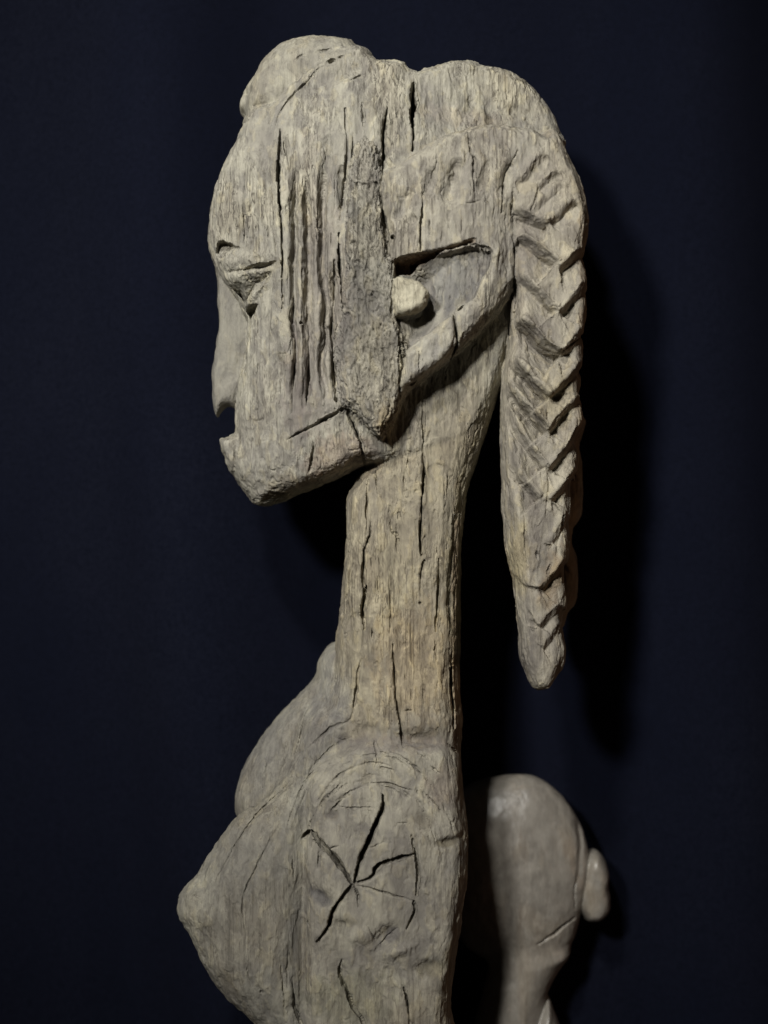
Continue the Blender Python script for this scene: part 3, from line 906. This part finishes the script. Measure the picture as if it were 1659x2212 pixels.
for c, rx, ry, dp, an in (((830, 1350), 26, 12, 8, 30), ((1515, 1070), 26, 8, 7, -8), ((1180, 1550), 26, 14, 8, -35), ((950, 1500), 22, 12, 7, 0),
                          ((1390, 1740), 34, 16, 7, -10), ((900, 930), 14, 10, 6, 0), ((1050, 1560), 26, 16, -5, 0), ((1250, 1640), 30, 10, -5, -20),
                          ((880, 820), 40, 18, -5, 0), ((1380, 950), 26, 20, 6, 30), ((1180, 1820), 30, 40, 6, 0), ((1370, 560), 40, 12, 6, 0),
                          ((880, 370), 26, 22, 7, 0), ((560, 1400), 50, 60, 4, 0)):
    blob(lat, M, c7([c])[0], rx, ry, dp, an, y=-160)
for k in range(46):   # broken annual rings round the shoulder
    q = rng.uniform(0, 1)
    rx, ry = 330 + 190 * q, 470 + 290 * q
    a0 = rng.uniform(188, 330)
    an = np.radians(np.linspace(a0, a0 + rng.uniform(8, 34), 6))
    crack(lat, M, c7([(1120 + rx * math.cos(a), 1250 + ry * math.sin(a)) for a in an]), rng.uniform(1.5, 2.6), rng.uniform(2, 6), y=-150, amp=0.5)
# ---- fine random drying checks following the grain
for k in range(170):
    q = rng.uniform(0, 1)
    if q < 0.5:
        a, b = rng.uniform(500, 730), rng.uniform(300, 900)
        y_ = -140
    elif q < 0.7:
        a, b = rng.uniform(850, 1100), rng.uniform(360, 500)
        y_ = -195
    elif q < 0.9:
        a, b = rng.uniform(760, 980), rng.uniform(1000, 1560)
        y_ = -115
    else:
        a, b = rng.uniform(1110, 1220), rng.uniform(500, 1400)
        y_ = -180
    L = rng.uniform(14, 70)
    if a < 615 and 500 < b < 700:
        continue
    crack(lat, M, [(a, b), (a + rng.normal(0, 1.5), b + L / 2), (a + rng.normal(0, 2), b + L)], rng.uniform(1.2, 1.7), rng.uniform(1.2, 3.2), y=y_, amp=0.35)
# the ear peg itself is not cut by the hollow around it
pw, pu, pd = poly_map(lat, PEG, -205, m=8)
M[pw, pu] *= 1 - np.clip((pd - 5) / 4, 0, 1)

# the far side carries the same tool work, shallower
Mf = np.clip(M, -8, 10) * 0.6
F = volume(lat, comps, M, Mf, ysep=30.0)
P, Q = surface_nets(lat, F)
del F
print("figure mesh", len(P), len(Q), round(time.time() - T0, 1))


def label_vertices(lat, comps, P):
    iu = np.clip(((P[:, 0] - lat.u0) / lat.h).round().astype(int), 0, lat.nu - 1)
    iw = np.clip(((P[:, 1] - lat.w0) / lat.h).round().astype(int), 0, lat.nw - 1)
    best = np.full(len(P), 1e9, np.float32)
    lab = np.zeros(len(P), np.int32)
    for k, c in enumerate(comps):
        m = (iu >= c.iu.start) & (iu < c.iu.stop) & (iw >= c.jw.start) & (iw < c.jw.stop)
        a = c.a[iw[m] - c.jw.start, iu[m] - c.iu.start]
        T = c.T[iw[m] - c.jw.start, iu[m] - c.iu.start]
        g = c.ev(a, T, P[m, 2])
        b = best[m]
        q = g < b
        b[q] = g[q]
        best[m] = b
        l_ = lab[m]
        l_[q] = k
        lab[m] = l_
    return lab


lab = label_vertices(lat, comps, P)
names = ['head', 'nose', 'lips', 'topknot', 'hair', 'braid', 'far_braid', 'neck', 'far_breast', 'chest', 'torso', 'arm', 'breast', 'peg', 'strip']
cname = np.array([names.index(c.name) for c in comps])
lab = cname[lab]
# temple strip is the outer skin of the ear plate
sw, su, sd = poly_map(lat, c1([(1195, 820), (1270, 775), (1380, 860), (1388, 1050), (1375, 1140)]) + c4([(345, 130), (355, 220), (387, 240), (387, 600), (432, 700),
                      (432, 1050), (405, 1220), (310, 1345), (165, 1205), (55, 1125), (25, 900), (20, 700), (75, 580), (95, 300), (100, 0)])
                      + c1([(1140, 1100), (1170, 950)]), -180, m=8, smooth=False)
iu = ((P[:, 0] - lat.u0) / lat.h).round().astype(int)
iw = ((P[:, 1] - lat.w0) / lat.h).round().astype(int)
ok = (iu >= su.start) & (iu < su.stop) & (iw >= sw.start) & (iw < sw.stop)
inside = np.zeros(len(P), bool)
inside[ok] = sd[iw[ok] - sw.start, iu[ok] - su.start] > 0
lab[inside & (P[:, 2] < -110) & ((lab == names.index('hair')) | (lab == names.index('head')))] = names.index('strip')

# tone of the wood: every mass has its own weathering, chest also darkened for light falloff, blended where masses meet
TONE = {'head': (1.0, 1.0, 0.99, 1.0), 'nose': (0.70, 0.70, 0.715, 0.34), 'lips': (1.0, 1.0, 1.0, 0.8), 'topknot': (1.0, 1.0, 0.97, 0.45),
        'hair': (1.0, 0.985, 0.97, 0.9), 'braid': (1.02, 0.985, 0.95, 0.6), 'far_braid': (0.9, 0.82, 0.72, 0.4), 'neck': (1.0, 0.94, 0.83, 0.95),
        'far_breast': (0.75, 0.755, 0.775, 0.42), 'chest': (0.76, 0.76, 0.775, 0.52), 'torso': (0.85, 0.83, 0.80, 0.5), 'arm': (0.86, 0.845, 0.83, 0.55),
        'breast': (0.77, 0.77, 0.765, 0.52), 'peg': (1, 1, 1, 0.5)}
R3 = np.stack([P[:, 0], P[:, 2], P[:, 1]], 1)
num = np.zeros((len(P), 4))
den = np.zeros(len(P)) + 1e-6
iu_ = np.clip(iu, 0, lat.nu - 1)
iw_ = np.clip(iw, 0, lat.nw - 1)
wob = 6 * noise3(R3 / 18, 21)
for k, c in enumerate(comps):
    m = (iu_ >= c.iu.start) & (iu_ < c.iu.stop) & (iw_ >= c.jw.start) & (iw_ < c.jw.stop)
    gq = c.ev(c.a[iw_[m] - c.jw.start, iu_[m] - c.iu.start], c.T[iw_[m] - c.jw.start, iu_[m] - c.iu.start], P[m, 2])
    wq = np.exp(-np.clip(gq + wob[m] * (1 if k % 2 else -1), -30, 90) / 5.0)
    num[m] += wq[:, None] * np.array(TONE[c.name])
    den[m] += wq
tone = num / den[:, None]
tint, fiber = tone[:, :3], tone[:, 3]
STAIN_AND_LIGHT = [  # stains and painted light; px, py, rx, ry, angle, colour, strength
    (690, 660, 55, 300, 0, (0.90, 0.86, 0.88), 0.7), (740, 990, 75, 45, -15, (0.98, 0.87, 0.84), 0.7), (640, 1050, 60, 26, -10, (0.86, 0.79, 0.70), 0.6),
    (588, 1072, 26, 10, -12, (0.40, 0.37, 0.31), 0.9), (488, 400, 12, 60, 8, (0.80, 0.80, 0.82), 0.7), (560, 600, 40, 22, 0, (0.86, 0.86, 0.85), 0.5),  # first: dark patch under the chin
    (985, 615, 46, 55, 30, (0.80, 0.82, 0.88), 0.9), (930, 775, 45, 40, -40, (1.02, 1.04, 1.08), 0.9),
    (960, 900, 100, 80, -30, (0.84, 0.82, 0.80), 0.8), (1120, 1195, 18, 80, 0, (1.16, 1.10, 0.88), 0.8), (1200, 870, 36, 60, 0, (1.10, 1.06, 0.92), 0.7),
    (1150, 1150, 12, 110, 0, (0.76, 0.75, 0.78), 0.85), (1140, 1390, 20, 80, -4, (0.76, 0.76, 0.79), 0.95), (1195, 1250, 24, 55, 10, (0.72, 0.60, 0.48), 0.7),
    (1262, 950, 18, 500, 0, (0.92, 0.78, 0.66), 0.6), (993, 1380, 14, 260, 0, (0.94, 0.78, 0.66), 0.6), (900, 1440, 90, 130, 0, (1.0, 0.91, 0.80), 0.6),  # warm side light painted on the right edges of braid and neck
    (955, 1110, 38, 95, 0, (0.85, 0.85, 0.87), 0.8), (860, 1610, 130, 16, 0, (0.80, 0.78, 0.83), 0.8), (705, 1540, 38, 55, 10, (0.82, 0.82, 0.87), 0.7),  # wide lilac band: shade painted between neck and shoulder
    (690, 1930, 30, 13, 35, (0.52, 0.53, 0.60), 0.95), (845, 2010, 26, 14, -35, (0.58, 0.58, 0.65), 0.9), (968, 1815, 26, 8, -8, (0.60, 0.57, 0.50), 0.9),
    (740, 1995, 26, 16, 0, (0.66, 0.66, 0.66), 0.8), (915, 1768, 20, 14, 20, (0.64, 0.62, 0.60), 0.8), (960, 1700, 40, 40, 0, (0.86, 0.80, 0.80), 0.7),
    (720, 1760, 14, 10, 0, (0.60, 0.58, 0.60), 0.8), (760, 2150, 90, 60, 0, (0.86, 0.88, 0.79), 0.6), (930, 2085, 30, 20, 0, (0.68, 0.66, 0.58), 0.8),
    (1110, 185, 80, 40, 30, (1.10, 1.08, 1.02), 0.7), (1000, 240, 110, 22, 5, (0.84, 0.80, 0.80), 0.7), (880, 300, 30, 40, 0, (0.84, 0.83, 0.85), 0.6),  # crest: lit top and the shaded band below it, painted in
    (900, 600, 0.1, 0.1, 0, (1, 1, 1), 0.0), (800, 560, 45, 150, 0, (0.82, 0.82, 0.80), 0.9), (810, 800, 60, 110, 0, (1.10, 1.08, 0.99), 0.7), (840, 910, 26, 40, 0, (1.1, 0.98, 0.78), 0.6),
    (640, 830, 30, 110, 0, (0.86, 0.82, 0.84), 0.7), (1140, 560, 30, 60, 0, (0.86, 0.85, 0.86), 0.7), (1135, 720, 28, 30, 0, (0.82, 0.81, 0.83), 0.7),
    (760, 1420, 26, 60, 0, (0.86, 0.86, 0.84), 0.6), (850, 1250, 40, 90, 0, (0.92, 0.92, 0.88), 0.6)]
kz = (D - 150) / D
edge = 0.45 * noise3(R3 / np.array([16, 16, 26]), 22) + 0.25 * noise3(R3 / np.array([6, 6, 12]), 23)
for px, py, rx, ry, an, cl, st in STAIN_AND_LIGHT:
    a_, b_ = P[:, 0] - (px - FW / 2) * kz, P[:, 1] - (py - FH / 2) * kz
    m = (np.abs(a_) < 2 * max(rx, ry)) & (np.abs(b_) < 2 * max(rx, ry)) & (P[:, 2] < 40)
    ca, sa = math.cos(math.radians(an)), math.sin(math.radians(an))
    r = np.hypot((a_[m] * ca + b_[m] * sa) / rx, (-a_[m] * sa + b_[m] * ca) / ry)
    wq = st * np.clip((1.25 - r + edge[m]) / 0.6, 0, 1)
    tint[m] *= 1 + wq[:, None] * (np.array(cl) - 1)

# unweathered brown wood inside the ear slot
ew, eu, ed_ = poly_map(lat, c4([(388, 233), (520, 205), (650, 182), (760, 150), (880, 115), (885, 135), (780, 180), (690, 200), (600, 240), (540, 280), (500, 318), (400, 328)]), -195, m=8, smooth=False)
ok = (iu >= eu.start) & (iu < eu.stop) & (iw >= ew.start) & (iw < ew.stop) & (P[:, 2] < 0)
es = np.zeros(len(P))
es[ok] = np.clip(ed_[iw[ok] - ew.start, iu[ok] - eu.start] / 4, 0, 1)
tint *= 1 + es[:, None] * (np.array([0.62, 0.44, 0.34]) - 1)


def stain_shade_map(Mq, cl):
    ok = (iu >= 0) & (iu < lat.nu) & (iw >= 0) & (iw < lat.nw) & (P[:, 2] < -60)
    v = np.zeros(len(P))
    v[ok] = Mq[iw[ok], iu[ok]]
    v = np.clip(v * (1 + 1.2 * edge), 0, 1)
    tint[:] = tint * (1 + v[:, None] * (np.array(cl) - 1))


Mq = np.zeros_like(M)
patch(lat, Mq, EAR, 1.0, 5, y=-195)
stain_shade_map(Mq * 0.85, (0.82, 0.83, 0.865))
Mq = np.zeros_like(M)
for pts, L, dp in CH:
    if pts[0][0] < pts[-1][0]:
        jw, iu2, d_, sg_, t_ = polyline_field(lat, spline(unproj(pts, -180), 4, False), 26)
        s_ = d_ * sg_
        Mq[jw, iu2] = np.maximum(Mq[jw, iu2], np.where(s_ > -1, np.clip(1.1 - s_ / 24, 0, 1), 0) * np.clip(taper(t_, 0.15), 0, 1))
stain_shade_map(Mq * 0.6, (0.76, 0.76, 0.78))  # grey shade painted in below the left plait lines

# flaked outer layers: paler skin left standing, greyer wood where it has peeled away
RW = R3 + np.stack([6 * noise3(R3 / 22, 31), 6 * noise3(R3 / 22, 32), 12 * noise3(R3 / 26, 33)], 1)
pl = noise3(RW / np.array([34, 34, 90]), 41) + 0.35 * noise3(RW / np.array([10, 10, 34]), 42)
pl2 = noise3(RW / np.array([20, 20, 46]), 43) + 0.35 * noise3(RW / np.array([7, 7, 20]), 44)
fm = np.clip((fiber - 0.2) / 0.4, 0, 1)
peel = np.clip((pl - 0.10) / 0.05, 0, 1) * fm
peel2 = np.clip((pl2 - 0.30) / 0.05, 0, 1) * fm
tint *= 1 + peel[:, None] * (np.array([0.86, 0.855, 0.86]) - 1)
tint *= 1 + peel2[:, None] * (np.array([1.13, 1.11, 1.04]) - 1)

# fibrous relief along the grain, everywhere on the skin
Nn = normals(P, Q)
strip = (lab == names.index('strip')).astype(float)
amp = np.clip(fiber, 0.15, 1) + 0.6 * strip
tint *= 1 - 0.13 * strip[:, None]




def fissure(n, w_):
    return np.clip(1 - np.abs(n) / w_, 0, 1)


disp = (-1.6 * peel + 0.9 * peel2 + 3.0 * noise3(R3 / np.array([75, 75, 110]), 1) + 2.2 * noise3(R3 / np.array([28, 28, 52]), 2)
        + amp * (1.0 * noise3(R3 / np.array([7, 7, 60]), 3) + 0.9 * noise3(R3 / np.array([4.4, 4.4, 30]), 4)
                 + 0.6 * noise3(R3 / np.array([9, 9, 12]), 5)
                 - 3.6 * fissure(noise3(RW / np.array([16, 16, 170]), 6), 0.07) * np.clip(noise3(R3 / np.array([40, 40, 60]), 7) * 2 + 0.4, 0, 1))
        - strip * (5.6 * fissure(noise3(RW / np.array([9, 9, 60]), 8), 0.17) + 4.0 * fissure(noise3(RW / np.array([10, 10, 46]), 9), 0.11)
                   - 2.6 * noise3(RW / np.array([11, 11, 40]), 10) - 1.2 * noise3(RW / np.array([5, 5, 30]), 13))
        + 1.3 * np.clip(fiber * 0 + 1, 0, 1) * noise3(RW / np.array([15, 15, 38]), 14)
        + (lab == names.index('peg')) * (4 * noise3(R3 / 26, 15) + 1.6 * noise3(R3 / 9, 16)))
vol_sign = np.einsum('ij,ij->i', P - P.mean(0), Nn).mean()
P = P + Nn * (disp * (1 if vol_sign > 0 else -1))[:, None]


def empty(name, loc, label, cat):
    e = bpy.data.objects.new(name, None)
    col.objects.link(e)
    e.location = loc
    e['label'] = label
    e['category'] = cat
    return e


fig = empty('carved_figure', (-0.005, -0.01, -0.365), 'weathered grey wooden figure in profile with long plaited braid and cracked arm stump', 'sculpture')
pn = {'head': ('head', wood), 'nose': ('nose', wood), 'lips': ('lower_lip', wood), 'topknot': ('topknot', wood),
      'hair': ('ear', wood), 'braid': ('braid', wood), 'far_braid': ('braid', wood), 'neck': ('neck', wood),
      'far_breast': ('breast', wood), 'chest': ('chest', wood), 'torso': ('torso', wood), 'arm': ('arm_stump', wood),
      'breast': ('breast', wood), 'peg': ('ear_peg', wood_peg), 'strip': ('temple_strip', wood_strip)}
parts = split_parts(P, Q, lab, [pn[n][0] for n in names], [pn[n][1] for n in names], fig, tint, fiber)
for o in parts:
    if o.name == 'temple_strip':
        o['label'] = 'rough flaking vertical strip of wood before the ear'
    if o.name == 'ear_peg':
        o['label'] = 'pale rounded peg set in the ear hollow'
    if o.name == 'arm_stump':
        o['label'] = 'end-grain arm stump split by star-shaped cracks'
byname = {o.name.split('.')[0]: o for o in parts}
for child, host in (('ear_peg', 'ear'), ('temple_strip', 'head'), ('nose', 'head'), ('lower_lip', 'head')):
    o, h = byname[child], byname[host]
    o.parent = h
    o.location = (0, 0, 0)
print("figure parts", round(time.time() - T0, 1))

# ================================================================== second, smoother carving standing behind
lat2 = Lattice(60, 620, 520, 1330, 110, 400, 3.0, 3.0)
Y2 = 238
C2 = []


def add2(*a, **k):
    C2.append(Comp(lat2, *a, **k))


add2('head', c8([(100, 420), (250, 290), (400, 245), (520, 231), (600, 237), (700, 290), (790, 390), (850, 490), (888, 600), (900, 700), (893, 800),
                 (872, 920), (835, 1040), (790, 1140), (700, 1230), (500, 1260), (250, 1150), (100, 900), (60, 650)]), Y2, 88, 165, k=20)
add2('knob', c8([(880, 660), (920, 632), (955, 645), (985, 690), (1000, 750), (1000, 820), (1008, 880), (1000, 950), (960, 995), (915, 1005), (870, 990), (830, 900), (850, 750)]),
     Y2 + 15, 58, 26, k=3)
add2('neck', c8([(480, 1100), (760, 1150), (730, 1260), (690, 1350), (672, 1400), (650, 1500), (610, 1720), (300, 1720), (330, 1400)]), Y2, 75, 70, k=30)
add2('shoulder', c8([(640, 1440), (672, 1395), (700, 1450), (740, 1570), (770, 1720), (500, 1720), (560, 1560)]), Y2 + 10, 90, 55, k=6)
M2 = np.zeros((lat2.nw, lat2.nu), np.float32)
crack(lat2, M2, c8([(620, 1145), (700, 1100), (770, 1050), (840, 1020)]), 4, 9, y=Y2 - 80)
groove(lat2, M2, c8([(830, 480), (860, 580), (850, 700), (845, 850)]), 7, 4, y=Y2 - 60)
crack(lat2, M2, c8([(840, 740), (820, 860), (830, 960)]), 3, 5, y=Y2 - 60)
F2 = volume(lat2, C2, M2, M2 * 0, ysep=Y2)
P2, Q2 = surface_nets(lat2, F2)
lab2 = label_vertices(lat2, C2, P2)
n2 = normals(P2, Q2)
R2 = np.stack([P2[:, 0], P2[:, 2], P2[:, 1]], 1)
sg2 = 1 if np.einsum('ij,ij->i', P2 - P2.mean(0), n2).mean() > 0 else -1
P2 = P2 + n2 * (sg2 * (2.2 * noise3(R2 / 60, 11) + 0.8 * noise3(R2 / 20, 12)))[:, None]
fig2 = empty('small_sculpture', (0.10, 0.075, -0.37), 'smooth brown wooden carving with rounded head and knob, half in shadow behind', 'sculpture')
split_parts(P2, Q2, lab2, ['head', 'hair_knob', 'neck', 'shoulder'], [wood_back] * 4, fig2)

# ================================================================== backdrop cloth
m, nt, bs = new_mat("navy_cloth")
g = G(nt)
wv = g.n('ShaderNodeTexWave', wave_type='BANDS', bands_direction='X')
wv.inputs['Scale'].default_value = 330
wv.inputs['Distortion'].default_value = 1.5
g.l(g.coords((1, 1, 1)), wv.inputs['Vector'])
wh = g.n('ShaderNodeTexWave', wave_type='BANDS', bands_direction='Z')
wh.inputs['Scale'].default_value = 330
wh.inputs['Distortion'].default_value = 1.5
g.l(g.coords((1, 1, 1)), wh.inputs['Vector'])
weave = g.math('ADD', wv.outputs['Fac'], wh.outputs['Fac'])
nap = g.noise(g.coords((1, 1, 1)), 380, 3, 0.7)
wear = g.noise(g.coords((1, 1, 0.5)), 7, 4, 0.55)
c = g.mix(g.ramp(wear, [(0.35, 0.0), (0.7, 1.0)]), (0.0050, 0.0064, 0.0145), (0.0085, 0.0100, 0.0190))
c = g.mix(g.ramp(nap, [(0.30, 0.0), (0.70, 1.0)]), tuple([0.0036, 0.0046, 0.0100]), c)
g.l(c, bs.inputs['Base Color'])
bs.inputs['Roughness'].default_value = 0.95
bs.inputs['Specular IOR Level'].default_value = 0.06
b1 = g.bump(weave, 0.5, 0.0005)
g.l(g.bump(nap, 0.3, 0.0006, b1), bs.inputs['Normal'])
nx, nz = 240, 160
X = np.linspace(-0.75, 0.75, nx)
Z = np.linspace(0.75, -0.62, nz)
XX, ZZ = np.meshgrid(X, Z)
sway = 0.03 * np.sin(ZZ * 2.1 + 0.6)
t = XX + sway
YY = (352 * S + (0.008 + 0.020 * np.clip((np.abs(XX - 0.06) - 0.13) / 0.10, 0, 1)) * np.sin(t * 19 + 0.9) + 0.007 * np.sin(t * 33 + 2.1 + ZZ) + 0.004 * np.sin(t * 9 - ZZ * 2.0)
      + 0.030 * np.exp(-((t + 0.175) / 0.04) ** 2) * np.clip(0.4 - ZZ * 1.6, 0, 1))
V = np.stack([XX.ravel(), YY.ravel(), ZZ.ravel()], 1)
i = np.arange(nx * nz).reshape(nz, nx)
q = np.stack([i[:-1, :-1].ravel(), i[1:, :-1].ravel(), i[1:, 1:].ravel(), i[:-1, 1:].ravel()], 1)
cloth = link_mesh('backdrop_cloth', V, q, m, None)
cloth['label'] = 'dark navy cloth hanging in soft folds behind the carvings'
cloth['category'] = 'cloth'
sol = cloth.modifiers.new('thickness', 'SOLIDIFY')
sol.thickness = 0.0015
sol.offset = 1
print("done", round(time.time() - T0, 1))
